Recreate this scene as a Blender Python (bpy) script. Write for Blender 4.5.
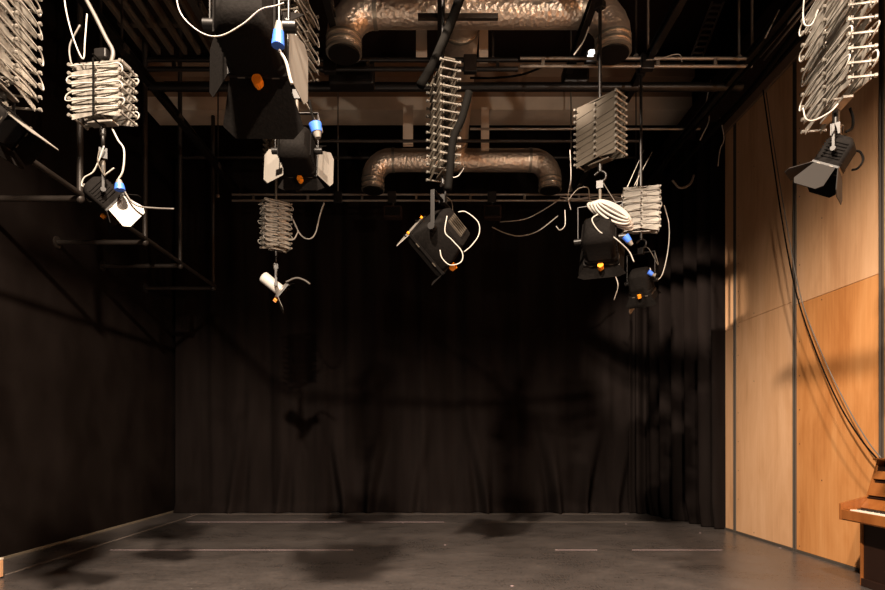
import bpy, bmesh, math, random
from mathutils import Vector, Matrix, Euler
random.seed(7)
PI = math.pi
R = math.radians
S = bpy.context.scene
C = S.collection
for o in list(bpy.data.objects): bpy.data.objects.remove(o)

# ---------------------------------------------------------------- camera
FPX, VX, VY, CH = 590.0, 437.0, 439.0, 1.40
cd = bpy.data.cameras.new('camera'); cam = bpy.data.objects.new('camera', cd); C.objects.link(cam)
cam.location = (0, 0, CH); cam.rotation_euler = (R(90), 0, 0)
cd.sensor_width = 36; cd.lens = 24; cd.clip_start = .05; cd.clip_end = 100
cd.shift_x = (442.5 - VX) / 885; cd.shift_y = (VY - 295) / 885
S.camera = cam

# ---------------------------------------------------------------- world and exposure
w = bpy.data.worlds.new('world'); S.world = w; w.use_nodes = True
w.node_tree.nodes['Background'].inputs[0].default_value = (1.0, .82, .7, 1)
w.node_tree.nodes['Background'].inputs[1].default_value = 0.005
S.view_settings.view_transform = 'Standard'; S.view_settings.look = 'None'
S.view_settings.exposure = 0.0; S.view_settings.gamma = 1.0; S.view_settings.use_curve_mapping = False

# lights: key lamp behind the camera, plus added softening, side and fill lamps (their bodies are built further down)
WARM = (1.0, .80, .62)
def spot(name, loc, target, watts, deg, blend, size, col=WARM):
    l = bpy.data.lights.new(name, 'SPOT'); l.energy = watts; l.spot_size = R(deg); l.spot_blend = blend
    l.shadow_soft_size = size; l.color = col
    o = bpy.data.objects.new(name, l); C.objects.link(o); o.location = loc
    o.rotation_euler = (Vector(target) - Vector(loc)).to_track_quat('-Z', 'Y').to_euler()
    return o
KEY = Vector((-1.0, .5, 6.4)); KEY_T = Vector((1.4, 6.2, 0))
KEY2 = Vector((1.7, .3, 6.4)); KEY2_T = Vector((0.4, 6.4, 0))
FILL = Vector((3.9, -.8, 2.9)); FILL_T = Vector((-.2, 6.5, 6.0))
spot('key_spot', KEY, KEY_T, 6000, 150, .3, .10)
spot('added_key_spot', KEY2, KEY2_T, 2600, 150, .3, .10)  # added second source, softens the shadows of the hanging lamps
SIDE = Vector((-2.6, 1.0, 6.5)); SIDE_T = Vector((3.95, 10.2, 3.1))
spot('added_side_spot', SIDE, SIDE_T, 13000, 16, .7, .06)  # added to brighten the pleated corner drape
spot('added_fill_spot', FILL, FILL_T, 560, 56, .6, .08, (1, .84, .68))  # added to brighten the ducts and grid from below

# ---------------------------------------------------------------- materials
def mat(name, col, rough=.6, metal=0, spec=.5, build=None, emit=None, es=0):
    m = bpy.data.materials.new(name); m.use_nodes = True
    b = m.node_tree.nodes['Principled BSDF']
    b.inputs['Base Color'].default_value = (*col, 1); b.inputs['Roughness'].default_value = rough
    b.inputs['Metallic'].default_value = metal; b.inputs['Specular IOR Level'].default_value = spec
    if emit: b.inputs['Emission Color'].default_value = (*emit, 1); b.inputs['Emission Strength'].default_value = es
    if build: build(m.node_tree, b)
    return m
def N(nt, t, **k):
    n = nt.nodes.new(t)
    for a, v in k.items():
        if a.startswith('i_'): n.inputs[a[2:].replace('_', ' ')].default_value = v
        else: setattr(n, a, v)
    return n
def ramp(nt, src, stops):
    r = nt.nodes.new('ShaderNodeValToRGB'); nt.links.new(src, r.inputs[0])
    e = r.color_ramp.elements
    while len(e) < len(stops): e.new(.5)
    for q, (p, c) in zip(e, stops): q.position = p; q.color = (*c, 1)
    return r.outputs[0]
def coords(nt, scale, kind='Object'):
    tc = nt.nodes.new('ShaderNodeTexCoord'); mp = nt.nodes.new('ShaderNodeMapping')
    mp.inputs['Scale'].default_value = scale; nt.links.new(tc.outputs[kind], mp.inputs[0]); return mp.outputs[0]
def mottled(c1, c2, sc=(1, 1, 1), ns=3, bump=0, det=6, r1=None, r2=None, bd=.02):
    def f(nt, b):
        v = coords(nt, sc); n = N(nt, 'ShaderNodeTexNoise', i_Scale=ns, i_Detail=det); nt.links.new(v, n.inputs['Vector'])
        nt.links.new(ramp(nt, n.outputs['Fac'], [(.32, c1), (.68, c2)]), b.inputs['Base Color'])
        if r1 is not None:
            mr = nt.nodes.new('ShaderNodeMapRange'); mr.inputs[1].default_value = .3; mr.inputs[2].default_value = .7
            mr.inputs[3].default_value = r1; mr.inputs[4].default_value = r2
            nt.links.new(n.outputs['Fac'], mr.inputs[0]); nt.links.new(mr.outputs[0], b.inputs['Roughness'])
        if bump:
            bp = nt.nodes.new('ShaderNodeBump'); bp.inputs['Strength'].default_value = bump; bp.inputs['Distance'].default_value = bd
            nt.links.new(n.outputs['Fac'], bp.inputs['Height']); nt.links.new(bp.outputs[0], b.inputs['Normal'])
    return f
def ply(c1, c2, c3):
    def f(nt, b):
        v = coords(nt, (1, 1.5, .35)); n = N(nt, 'ShaderNodeTexNoise', i_Scale=1.7, i_Detail=9, i_Distortion=.5, i_Roughness=.6); nt.links.new(v, n.inputs['Vector'])
        v2 = coords(nt, (8, 20, .7)); n2 = N(nt, 'ShaderNodeTexNoise', i_Scale=1.6, i_Detail=6); nt.links.new(v2, n2.inputs['Vector'])
        mx = nt.nodes.new('ShaderNodeMath'); mx.operation = 'MULTIPLY_ADD'; mx.inputs[1].default_value = .3
        nt.links.new(n2.outputs['Fac'], mx.inputs[0]); nt.links.new(n.outputs['Fac'], mx.inputs[2])
        nt.links.new(ramp(nt, mx.outputs[0], [(.45, c1), (.65, c2), (.88, c3)]), b.inputs['Base Color'])
    return f
M = {}
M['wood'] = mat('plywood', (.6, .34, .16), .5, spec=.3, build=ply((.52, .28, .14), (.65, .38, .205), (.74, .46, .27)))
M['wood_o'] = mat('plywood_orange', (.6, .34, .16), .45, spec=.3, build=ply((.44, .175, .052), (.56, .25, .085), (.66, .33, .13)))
M['piano'] = mat('teak_veneer', (.4, .16, .05), .32, spec=.5, build=ply((.17, .05, .013), (.26, .088, .022), (.34, .13, .036)))
M['piano_d'] = mat('dark_shaded_veneer', (.018, .007, .004), .45)  # shade on the lower panel is put into this dark colour
M['keyw'] = mat('ivory_key', (.8, .75, .66), .3); M['keyb'] = mat('ebony_key', (.01, .01, .01), .3)
M['felt'] = mat('red_felt', (.3, .02, .02), .9)
def floorf(nt, b):
    v = coords(nt, (1, 1, 1)); n = N(nt, 'ShaderNodeTexNoise', i_Scale=1.1, i_Detail=12, i_Roughness=.68); nt.links.new(v, n.inputs['Vector'])
    v2 = coords(nt, (1.2, 26, 1)); n2 = N(nt, 'ShaderNodeTexNoise', i_Scale=2.5, i_Detail=8, i_Roughness=.7, i_Distortion=.6); nt.links.new(v2, n2.inputs['Vector'])
    v3 = coords(nt, (9, 2, 1)); n3 = N(nt, 'ShaderNodeTexNoise', i_Scale=6, i_Detail=8, i_Roughness=.75); nt.links.new(v3, n3.inputs['Vector'])
    a = N(nt, 'ShaderNodeMath', operation='ADD'); nt.links.new(n.outputs['Fac'], a.inputs[0]); nt.links.new(n2.outputs['Fac'], a.inputs[1])
    c = N(nt, 'ShaderNodeMath', operation='ADD'); nt.links.new(a.outputs[0], c.inputs[0]); nt.links.new(n3.outputs['Fac'], c.inputs[1])
    d = N(nt, 'ShaderNodeMath', operation='DIVIDE'); d.inputs[1].default_value = 3; nt.links.new(c.outputs[0], d.inputs[0])
    nt.links.new(ramp(nt, d.outputs[0], [(.42, (.044, .039, .037)), (.5, (.066, .058, .055)), (.57, (.098, .086, .081))]), b.inputs['Base Color'])
    mr = nt.nodes.new('ShaderNodeMapRange'); mr.inputs[1].default_value = .4; mr.inputs[2].default_value = .6; mr.inputs[3].default_value = .24; mr.inputs[4].default_value = .40
    nt.links.new(d.outputs[0], mr.inputs[0]); nt.links.new(mr.outputs[0], b.inputs['Roughness'])
M['floor'] = mat('vinyl_floor', (.06, .05, .046), .35, spec=.6, build=floorf)
M['wall'] = mat('black_paint', (.018, .014, .012), 1, spec=0, build=mottled((.0075, .0056, .0049), (.0125, .0096, .0085), (1, 1, .6), 2))
M['ceil'] = mat('dark_ceiling', (.02, .012, .01), .9, spec=.1)
M['beam'] = mat('cream_paint', (.7, .6, .5), .8, build=mottled((.64, .54, .44), (.74, .64, .53)))
M['beamd'] = mat('brown_paint', (.22, .14, .09), .8)
M['strip'] = mat('grey_channel', (.085, .072, .06), .5, .2)
M['black'] = mat('black_metal', (.006, .005, .0045), .4, 0, .35)
M['blackc'] = mat('black_crinkle', (.01, .009, .008), .75, 0, .05, build=mottled((.0042, .0036, .0032), (.0065, .0055, .005), (1, 1, 1), 60, .1, 3))
M['pipe'] = mat('dark_pipe', (.03, .024, .02), .5, .2)
M['slat'] = mat('brown_slat', (.10, .075, .055), .6)
M['bar'] = mat('grey_bar', (.24, .21, .18), .4, .5)
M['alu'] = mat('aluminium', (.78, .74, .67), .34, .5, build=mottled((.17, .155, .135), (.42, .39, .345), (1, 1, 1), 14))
M['alu2'] = mat('dull_shaded_aluminium', (.07, .058, .044), .5, .2)  # dull metal; on the centre pantographs, shade put into the colour
M['white'] = mat('pale_lit_metal', (.20, .185, .165), .42, .2)  # pale metal; on the centre flood lamp it colours in a lit edge
M['paint'] = mat('white_paint', (.62, .6, .56), .4)
M['alu3'] = mat('pale_plate', (.19, .175, .15), .4, .3, build=mottled((.11, .10, .085), (.20, .185, .16), (1, 1, 1), 9))
M['greyleaf'] = mat('grey_metal', (.016, .0145, .0135), .7, .0, .1)
M['cable'] = mat('pale_cable', (.34, .32, .29), .4); M['cableg'] = mat('grey_cable', (.11, .10, .09), .5)
M['cableb'] = mat('black_cable', (.003, .0026, .0022), .85, 0, .06)
M['orange'] = mat('orange_plastic', (.85, .27, .015), .4); M['blue'] = mat('blue_plastic', (.05, .16, .72), .35)
M['red'] = mat('red_plastic', (.45, .05, .02), .4)
M['lens'] = mat('lens_glass', (.01, .01, .012), .12, spec=.4)
M['tape'] = mat('lilac_tape', (.42, .32, .34), .6); M['tapec'] = mat('cream_tape', (.24, .2, .17), .6)
M['skirt'] = mat('skirting', (.15, .125, .09), .6)
M['bulb'] = mat('lit_bulb', (1, 1, 1), .3, emit=(1, .92, .82), es=6)
M['screw'] = mat('screw_head', (.12, .09, .07), .4, .6)
def foilf(nt, b):
    v = coords(nt, (1, 1, 1)); n = N(nt, 'ShaderNodeTexNoise', i_Scale=26, i_Detail=5, i_Distortion=.5); nt.links.new(v, n.inputs['Vector'])
    vo = N(nt, 'ShaderNodeTexVoronoi', i_Scale=22); nt.links.new(v, vo.inputs['Vector'])
    a = nt.nodes.new('ShaderNodeMath'); a.operation = 'ADD'; nt.links.new(n.outputs['Fac'], a.inputs[0]); nt.links.new(vo.outputs['Distance'], a.inputs[1])
    bp = nt.nodes.new('ShaderNodeBump'); bp.inputs['Strength'].default_value = .6; bp.inputs['Distance'].default_value = .014
    nt.links.new(a.outputs[0], bp.inputs['Height']); nt.links.new(bp.outputs[0], b.inputs['Normal'])
M['foil'] = mat('foil_insulation', (.85, .72, .60), .36, .85, build=foilf)
M['galv'] = mat('galvanised_steel', (.42, .38, .32), .4, .8)
def curt(nt, b):
    b.inputs['Sheen Weight'].default_value = .0; b.inputs['Sheen Roughness'].default_value = .5
    b.inputs['Sheen Tint'].default_value = (.5, .42, .4, 1)
    mottled((.0078, .0060, .0056), (.0120, .0094, .0087), (1, 1, .15), 4)(nt, b)
M['curtain'] = mat('black_drape', (.02, .016, .015), 1, spec=0, build=curt)

# ---------------------------------------------------------------- helpers
def P(x, y, D):                      # a sight line of the photograph followed to depth D
    return Vector(((x - VX) / FPX * D, D, CH + (VY - y) / FPX * D))
def thing(name, label, cat, loc=(0, 0, 0), rz=0, group=None):
    o = bpy.data.objects.new(name, None); C.objects.link(o); o.empty_display_size = .1
    o.location = loc; o.rotation_euler = (0, 0, rz); tag(o, label, cat, group); return o
def tag(o, label, cat, group=None):
    o['label'] = label; o['category'] = cat
    if group: o['group'] = group
    return o
class MB:
    def __init__(s): s.bm = bmesh.new()
    def box(s, c, d, m=None):
        r = bmesh.ops.create_cube(s.bm, size=1)['verts']
        T = Matrix.Translation(c) @ (m or Matrix()).to_4x4() @ Matrix.Diagonal((*d, 1))
        bmesh.ops.transform(s.bm, matrix=T, verts=r); return s
    def bar(s, a, b, w, t, up=(0, 0, 1)):
        a, b = Vector(a), Vector(b); x = (b - a); L = x.length; x.normalize(); u = Vector(up); y = u.cross(x)
        if y.length < 1e-4: y = Vector((0, 1, 0)).cross(x)
        y.normalize(); z = x.cross(y)
        m = Matrix((x, y, z)).transposed()
        return s.box((a + b) / 2, (L, w, t), m)
    def cyl(s, a, b, r, r2=None, n=12):
        a, b = Vector(a), Vector(b); d = b - a; L = d.length
        v = bmesh.ops.create_cone(s.bm, cap_ends=True, segments=n, radius1=r, radius2=r if r2 is None else r2, depth=L)['verts']
        T = Matrix.Translation((a + b) / 2) @ d.to_track_quat('Z', 'Y').to_matrix().to_4x4()
        bmesh.ops.transform(s.bm, matrix=T, verts=v); return s
    def tube(s, pts, r, n=8, smooth=True, step=6, radii=None):
        pts = [Vector(p) for p in pts]
        if smooth and len(pts) > 2:
            q = []; e = [pts[0] * 2 - pts[1]] + pts + [pts[-1] * 2 - pts[-2]]
            for i in range(1, len(e) - 2):
                for k in range(step):
                    t = k / step; a, b, c, d = e[i - 1:i + 3]
                    q.append(.5 * ((2 * b) + (c - a) * t + (2 * a - 5 * b + 4 * c - d) * t * t + (3 * b - a - 3 * c + d) * t ** 3))
            pts = q + [pts[-1]]
        rings = []; u = None
        for i, p in enumerate(pts):
            d = (pts[min(i + 1, len(pts) - 1)] - pts[max(i - 1, 0)])
            if d.length < 1e-7: d = Vector((0, 0, 1))
            d.normalize()
            if u is None: u = d.orthogonal().normalized()
            else:
                u = u - d * u.dot(d)
                u = u.normalized() if u.length > 1e-5 else d.orthogonal().normalized()
            v = d.cross(u); rr = r if radii is None else radii(i / (len(pts) - 1))
            rings.append([s.bm.verts.new(p + (u * math.cos(2 * PI * k / n) + v * math.sin(2 * PI * k / n)) * rr) for k in range(n)])
        for a, b in zip(rings, rings[1:]):
            for k in range(n): s.bm.faces.new((a[k], a[(k + 1) % n], b[(k + 1) % n], b[k]))
        s.bm.faces.new(rings[0][::-1]); s.bm.faces.new(rings[-1]); return s
    def loft(s, rings, cap=True):
        rs = [[s.bm.verts.new(p) for p in r] for r in rings]
        n = len(rs[0])
        for a, b in zip(rs, rs[1:]):
            for k in range(n): s.bm.faces.new((a[k], a[(k + 1) % n], b[(k + 1) % n], b[k]))
        if cap: s.bm.faces.new(rs[0][::-1]); s.bm.faces.new(rs[-1])
        return s
    def prism(s, poly, h, m=None):       # polygon in local xy extruded along z by h (centred)
        m = (m or Matrix()).to_4x4()
        a = [s.bm.verts.new(m @ Vector((p[0], p[1], -h / 2))) for p in poly]
        b = [s.bm.verts.new(m @ Vector((p[0], p[1], h / 2))) for p in poly]
        s.bm.faces.new(a[::-1]); s.bm.faces.new(b); n = len(a)
        for k in range(n): s.bm.faces.new((a[k], a[(k + 1) % n], b[(k + 1) % n], b[k]))
        return s
    def sphere(s, c, r, sc=(1, 1, 1)):
        v = bmesh.ops.create_uvsphere(s.bm, u_segments=12, v_segments=8, radius=r)['verts']
        bmesh.ops.transform(s.bm, matrix=Matrix.Translation(c) @ Matrix.Diagonal((*sc, 1)), verts=v); return s
    def xf(s, m): bmesh.ops.transform(s.bm, matrix=m, verts=s.bm.verts[:]); return s
    def build(s, name, m, parent=None, smooth=None, kind=None, label=None, bevel=0):
        bmesh.ops.recalc_face_normals(s.bm, faces=s.bm.faces[:])
        me = bpy.data.meshes.new(name); s.bm.to_mesh(me); s.bm.free(); me.materials.append(m)
        if smooth is not None:
            me.polygons.foreach_set('use_smooth', [True] * len(me.polygons))
            if smooth < 180: me.set_sharp_from_angle(angle=R(smooth))
        o = bpy.data.objects.new(name, me); C.objects.link(o); o.parent = parent
        if bevel:
            b = o.modifiers.new('bevel', 'BEVEL'); b.width = bevel; b.segments = 2; b.limit_method = 'ANGLE'
        if kind: o['kind'] = kind
        if label: o['label'] = label
        return o
def centred(o):                      # move a single mesh thing's origin onto its geometry
    me = o.data; c = sum((v.co for v in me.vertices), Vector()) / len(me.vertices)
    me.transform(Matrix.Translation(-c)); o.location = c; return o

# ================================================================ SETTING
XL, XR, YB, ZC, YF = -5.07, 4.48, 11.45, 8.2, -3.0
MB().box(((XL + XR) / 2, (YB + YF) / 2, -.1), (XR - XL + .4, YB - YF + .4, .2)).build('floor', M['floor'], kind='structure')
MB().box((XL - .1, (YB + YF) / 2, ZC / 2), (.2, YB - YF + .4, ZC)).build('wall_left', M['wall'], kind='structure')
wr = MB().box((XR + .12, (YB + YF) / 2, ZC / 2), (.2, YB - YF + .4, ZC)).build('wall_right', M['wall'], kind='structure')
MB().box(((XL + XR) / 2, YB + .1, ZC / 2), (XR - XL, .2, ZC)).build('wall_back', M['wall'], kind='structure')
MB().box(((XL + XR) / 2, YF - .1, ZC / 2), (XR - XL, .2, ZC)).build('wall_front', M['wall'], kind='structure')
MB().box(((XL + XR) / 2, (YB + YF) / 2, ZC + .1), (XR - XL + .4, YB - YF + .4, .2)).build('ceiling', M['ceil'], kind='structure')
# plywood sheets on the right wall: columns between grey channels, joint at 3.07 m
cols = [9.95, 8.84, 7.36, 5.92, 4.45, 2.98, 1.51, 0.04, -1.43]
heights = [(.03, 3.07), (3.075, 6.12)]
for i in range(len(cols) - 1):
    y1, y0 = cols[i] - .028, cols[i + 1] + .028
    for j, (z0, z1) in enumerate(heights):
        if i == 1: z0, z1 = ((.03, 3.12), (3.125, 6.12))[j]
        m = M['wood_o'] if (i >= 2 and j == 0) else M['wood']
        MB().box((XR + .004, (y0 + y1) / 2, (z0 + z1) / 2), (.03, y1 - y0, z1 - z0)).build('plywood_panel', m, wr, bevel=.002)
        sc = MB(); single = i in (1, 2, 3) and j == 0
        nz = 8; ny = 4
        for a in range(nz):
            for b in range(ny):
                if (a * 7 + b * 3 + i) % 5 == 0: continue
                yy = y0 + .06 + (y1 - y0 - .12) * b / (ny - 1); zz = z0 + .05 + (z1 - z0 - .1) * a / (nz - 1)
                q = MB() if single else sc
            q.cyl((XR - .008, yy, zz), (XR - .013, yy, zz), .008, n=8)
            if single: q.build('screw_head', M['screw'], wr)
        if single: sc.bm.free()
        else: sc.build('screw_heads', M['screw'], wr, kind='stuff')
for y in cols[1:-1]:
    c = MB(); c.box((XR + .012, y, 3.06), (.01, .052, 6.12)); c.box((XR - .008, y - .024, 3.06), (.04, .006, 6.12)); c.box((XR - .008, y + .024, 3.06), (.04, .006, 6.12))
    c.box((XR - .002, y, 3.06), (.012, .006, 6.1)); c.build('channel_strip', M['strip'], wr)
MB().box((XR - .012, 4.3, 6.2), (.05, 11.3, .14)).build('trim_1', M['beamd'], kind='structure')
MB().box((XR - .01, 4.3, .014), (.03, 11.3, .028)).build('baseboard_right', M['strip'], kind='structure')
MB().box((XL + .012, (YB + YF) / 2, .012), (.024, YB - YF, .024)).build('baseboard_left', M['skirt'], kind='structure')
# black linings of the upper right wall (ledge above the plywood)
MB().box((XR - .25, 4.2, 6.45), (.5, 14, .3)).build('trim_2', M['ceil'], kind='structure')
# concrete cross beams and joists under the ceiling
b1 = MB().box((-.3, 10.3, 7.12), (9.3, .5, .22)).build('trim_3', M['beam'], kind='structure')
MB().box((-.3, 10.3, 7.285), (9.3, .48, .11)).build('trim_4', M['beamd'], kind='structure')
MB().box((-.3, 10.2, 7.63), (9.3, .5, .24)).build('trim_5', M['beamd'], kind='structure')
for k in range(7):
    MB().box((-3.95 + .18 * k, 5.9, 6.66), (.045, 4.2, .10)).build('trim_%d' % (6 + k), M['slat'], kind='structure')
for k, y in enumerate((4.6, 6.1, 7.6)):
    MB().box((-3.4, y, 6.76), (1.4, .07, .08)).build('trim_%d' % (13 + k), M['slat'], kind='structure')

# ================================================================ CURTAINS
def sheet(name, path, z1, fold, label, nz=44, zb=.004):
    """hanging cloth following path(u)->(x,y,nx,ny); fold(u,t)->offset along the normal, t=0 floor 1 top"""
    bm = bmesh.new(); g = []
    n = len(path)
    for j in range(nz + 1):
        t = (j / nz) ** 1.5; row = []
        for i, (x, y, nx, ny) in enumerate(path):
            f = fold(i / (n - 1), t, i)
            lift = 0
            row.append(bm.verts.new((x + nx * f, y + ny * f, zb + lift + t * (z1 - zb))))
        g.append(row)
    for j in range(nz):
        for i in range(n - 1): bm.faces.new((g[j][i], g[j][i + 1], g[j + 1][i + 1], g[j + 1][i]))
    m = MB(); m.bm.free(); m.bm = bm
    o = m.build(name, M['curtain'], smooth=180)
    so = o.modifiers.new('thickness', 'SOLIDIFY'); so.thickness = .004
    tag(o, label, 'curtain'); return o
# back curtain along the rear wall
rng = random.Random(3)
def back_path():
    return [(-4.98 + i / 620 * 8.9, 11.24, 0, -1) for i in range(621)]
kn = [rng.uniform(-1, 1) for _ in range(80)]
def vn(x, off=0):
    i = math.floor(x); f = x - i; f = f * f * (3 - 2 * f)
    return kn[(i + off) % 80] * (1 - f) + kn[(i + 1 + off) % 80] * f
swags = [(-3.9, .7), (-3.0, .5), (-1.75, 1.1), (-1.3, .9), (-.5, .6), (.95, 1.2), (2.3, 1.3), (2.8, 1.1), (3.4, .9)]
def fb(u, t, i):
    x = -4.98 + u * 8.9
    amp = .028 + .035 * t
    f = amp * (vn(x * 3.1, 5) + .55 * math.sin(x * 14 + 2 * vn(x * .8)) * (.35 + .65 * abs(vn(x * .9, 30)))) + .02 * vn(x * 8.5 + t * .7, 12)
    # swags near the hem: cloth pulled in arcs towards a foot that spills on the floor
    for sx, a in swags:
        s = 1 if (int(sx * 7) % 2) else -1
        h = min(1, t * 3.2)
        c = sx + s * .42 * h ** 1.6
        d = (x - c) / (.07 + .12 * h)
        f += a * .16 * math.exp(-d * d) * (1 - h) ** .8
        d2 = (x - c - s * .17) / .1
        f -= a * .10 * math.exp(-d2 * d2) * (1 - h)
    f += .10 * max(0, 1 - t * 40) * (.6 + .5 * vn(x * 2.2, 40))
    return f
sheet('stage_curtain', back_path(), 6.7, fb, 'wide black drape hanging across the whole rear wall to the floor')
# right return curtain: rounds the corner, then runs along the plywood
rp = []
ctrl = [Vector((3.62, 11.1)), Vector((3.88, 10.9)), Vector((4.0, 10.5)), Vector((4.12, 10.1)), Vector((4.2, 9.7)), Vector((4.3, 9.35)), Vector((4.40, 9.06))]
samp = []
for k in range(len(ctrl) - 1):
    for q in range(60): samp.append(ctrl[k].lerp(ctrl[k + 1], q / 60))
samp.append(ctrl[-1])
for i, p in enumerate(samp):
    d = (samp[min(i + 12, len(samp) - 1)] - samp[max(i - 12, 0)]).normalized(); rp.append((p.x, p.y, d.y * -1, d.x))
def fr(u, t, i):
    a = .085 + .03 * t
    ph = u * 46 + 1.4 * vn(u * 7, 9)
    s = math.sin(ph)
    f = 1.2 * a * (abs(s) ** .6 * (1 if s > 0 else -1)) * (.5 + .5 * min(1, u * 2.5)) + .02 * vn(u * 30 + t, 3)
    f += max(0, 1 - t * 16) * .06 * (vn(u * 11, 50) + .4)
    return f
sheet('stage_curtain', rp, 6.5, fr, 'black pleated drape gathered in the right corner beside the plywood wall')
# curtain rail
ct = MB(); ct.tube([(-4.9, 11.24, 6.76), (4.2, 11.24, 6.76)], .03, smooth=False); centred(tag(ct.build('curtain_rail', M['pipe'], smooth=40), 'dark horizontal rail carrying the rear black drape', 'rail'))

# ================================================================ FLOOR TAPES
def tape(x0, x1, y, w_, m, label, grp=None, xx=None):
    b = MB()
    if xx is not None: b.box((xx, (x0 + x1) / 2, .0012), (w_, x1 - x0, .0016))
    else: b.box(((x0 + x1) / 2, y, .0012), (x1 - x0, w_, .0016))
    return centred(tag(b.build('floor_tape', m), label, 'tape', grp))
def fx(px, D): return (px - VX) / FPX * D
tape(4.3, 11.05, 0, .022, M['tapec'], 'long cream tape line on the floor running along the left wall', xx=-4.45)
D1 = 9.95
tape(fx(186, D1), fx(444, D1), D1, .022, M['tape'], 'long lilac tape line on the floor in front of the rear drape, left part')
tape(fx(484, D1), fx(655, D1), D1, .016, M['tapec'], 'thin cream tape line on the floor in front of the rear drape, right part')
D2 = 7.44
tape(fx(110, D2), fx(353, D2), D2, .016, M['tape'], 'lilac tape line across the left front floor')
tape(fx(555, D2), fx(597, D2), D2, .016, M['tape'], 'short lilac tape dash in the middle of the floor')
tape(fx(632, D2), fx(722, D2), D2, .014, M['tape'], 'lilac tape line on the floor nearest the plywood wall')
for px, py in ((556, 549.5), (403, 523), (626, 524), (700, 533), (512, 586), (780, 548), (445, 545)):
    D = CH * FPX / (py - VY)
    centred(tag(MB().cyl((fx(px, D), D, .0005), (fx(px, D), D, .002), .016, n=9).build('tape_mark', M['tape'] if px != 556 else M['white']), 'small pale tape scrap stuck to the black floor', 'tape', 'scraps of tape on the floor'))
# strip of light joint at rear
tape(-4.6, 3.6, 11.0, .012, M['tapec'], 'cream floor seam tape at the foot of the rear drape')

# wooden box mostly outside the frame at the left edge
bx = thing('wooden_box', 'low pale wooden box on the floor at the left edge', 'box', P(-18, 581, 5.8))
bx.location.z = 0
MB().box((0, 0, .10), (.2, .3, .17)).build('body', M['wood'], bx, bevel=.004); MB().box((0, 0, .195), (.205, .305, .02)).build('lid', M['beam'], bx, bevel=.003); MB().box((0, 0, .0075), (.16, .26, .015)).build('foot', M['piano'], bx)

# ================================================================ PIANO
pn = thing('upright_piano', 'teak upright piano standing with its back to the plywood wall', 'piano', (3.85, 5.65, 0), R(-90))
prof = [(0, .63), (0, .785), (.03, .795), (.26, .855), (.355, 1.17), (.36, 1.2), (.59, 1.2), (.59, 0), (.2, 0), (.2, .63)]
mx = Matrix(((0, 0, 1, 0), (1, 0, 0, 0), (0, 1, 0, 0), (0, 0, 0, 1)))
for x in (.0125, 1.4275):
    MB().prism(prof, .025, Matrix.Translation((x, 0, 0)) @ mx).build('side_panel', M['piano'], pn, bevel=.002)
MB().box((.72, .14, .655), (1.39, .26, .05)).build('keybed', M['piano'], pn, bevel=.003)
MB().box((.72, .014, .685), (1.39, .022, .09)).build('key_slip', M['piano'], pn, bevel=.003)
for x in (.07, 1.37): MB().box((x, .09, .72), (.09, .13, .045)).build('key_block', M['piano'], pn, bevel=.004)
MB().box((.72, .165, .735), (1.2, .006, .006)).build('felt_strip', M['felt'], pn)
kw = MB().box((0, 0, 0), (.0226, .145, .02)).build('white_key', M['keyw'], pn, bevel=.001)
kb = MB().prism([(-.0055, -.045), (.0055, -.045), (.0048, .045), (-.0048, .045)], .012).build('black_key', M['keyb'], pn, bevel=.001)
x0 = .125
for i in range(52):
    k = kw if i == 0 else kw.copy()
    if i: C.objects.link(k)
    k.location = (x0 + .0235 * i, .098, .728)
first = True
for i in range(51):
    if i % 7 in (1, 4): continue
    k = kb if first else kb.copy()
    if not first: C.objects.link(k)
    first = False; k.location = (x0 + .0235 * (i + .5), .125, .744)
def slanted(y0, z0, y1, z1, th, name, m, mat_=None):
    MB().bar((.72, y0, z0), (.72, y1, z1), 1.385, th, up=(0, 1, 0)).build(name, m, pn, bevel=.002)
def slope(y0, z0, y1, z1, th, name, m):
    d = Vector((0, y1 - y0, z1 - z0)); L = d.length; d.normalize(); nn = Vector((1, 0, 0)).cross(d)
    mm = Matrix((Vector((1, 0, 0)), d, nn)).transposed()
    return MB().box((.72, (y0 + y1) / 2, (z0 + z1) / 2), (1.385, L, th), mm).build(name, m, pn, bevel=.002)
slope(.19, .745, .255, .83, .012, 'fallboard', M['piano'])
slope(.262, .865, .298, .985, .014, 'music_panel', M['piano'])
slope(.30, .868, .36, 1.14, .01, 'front_backing', M['piano_d'])
slope(.312, 1.02, .334, 1.095, .014, 'upper_panel', M['piano'])
MB().box((.72, .262, .846), (1.385, .03, .012)).build('music_shelf', M['piano_d'], pn, bevel=.002)
MB().box((.72, .46, 1.208), (1.45, .27, .018)).build('lid', M['piano'], pn, bevel=.004)
MB().box((.72, .225, .33), (1.385, .02, .60)).build('lower_panel', M['piano_d'], pn, bevel=.002)
MB().box((.72, .205, .04), (1.385, .03, .07)).build('plinth', M['piano_d'], pn)
MB().box((.72, .575, .6), (1.385, .02, 1.18)).build('back_board', M['piano_d'], pn)
for dx in (-.13, 0, .13):
    MB().bar((.72 + dx, .21, .06), (.72 + dx, .10, .05), .03, .012).build('pedal', M['galv'], pn, bevel=.003)

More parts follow.
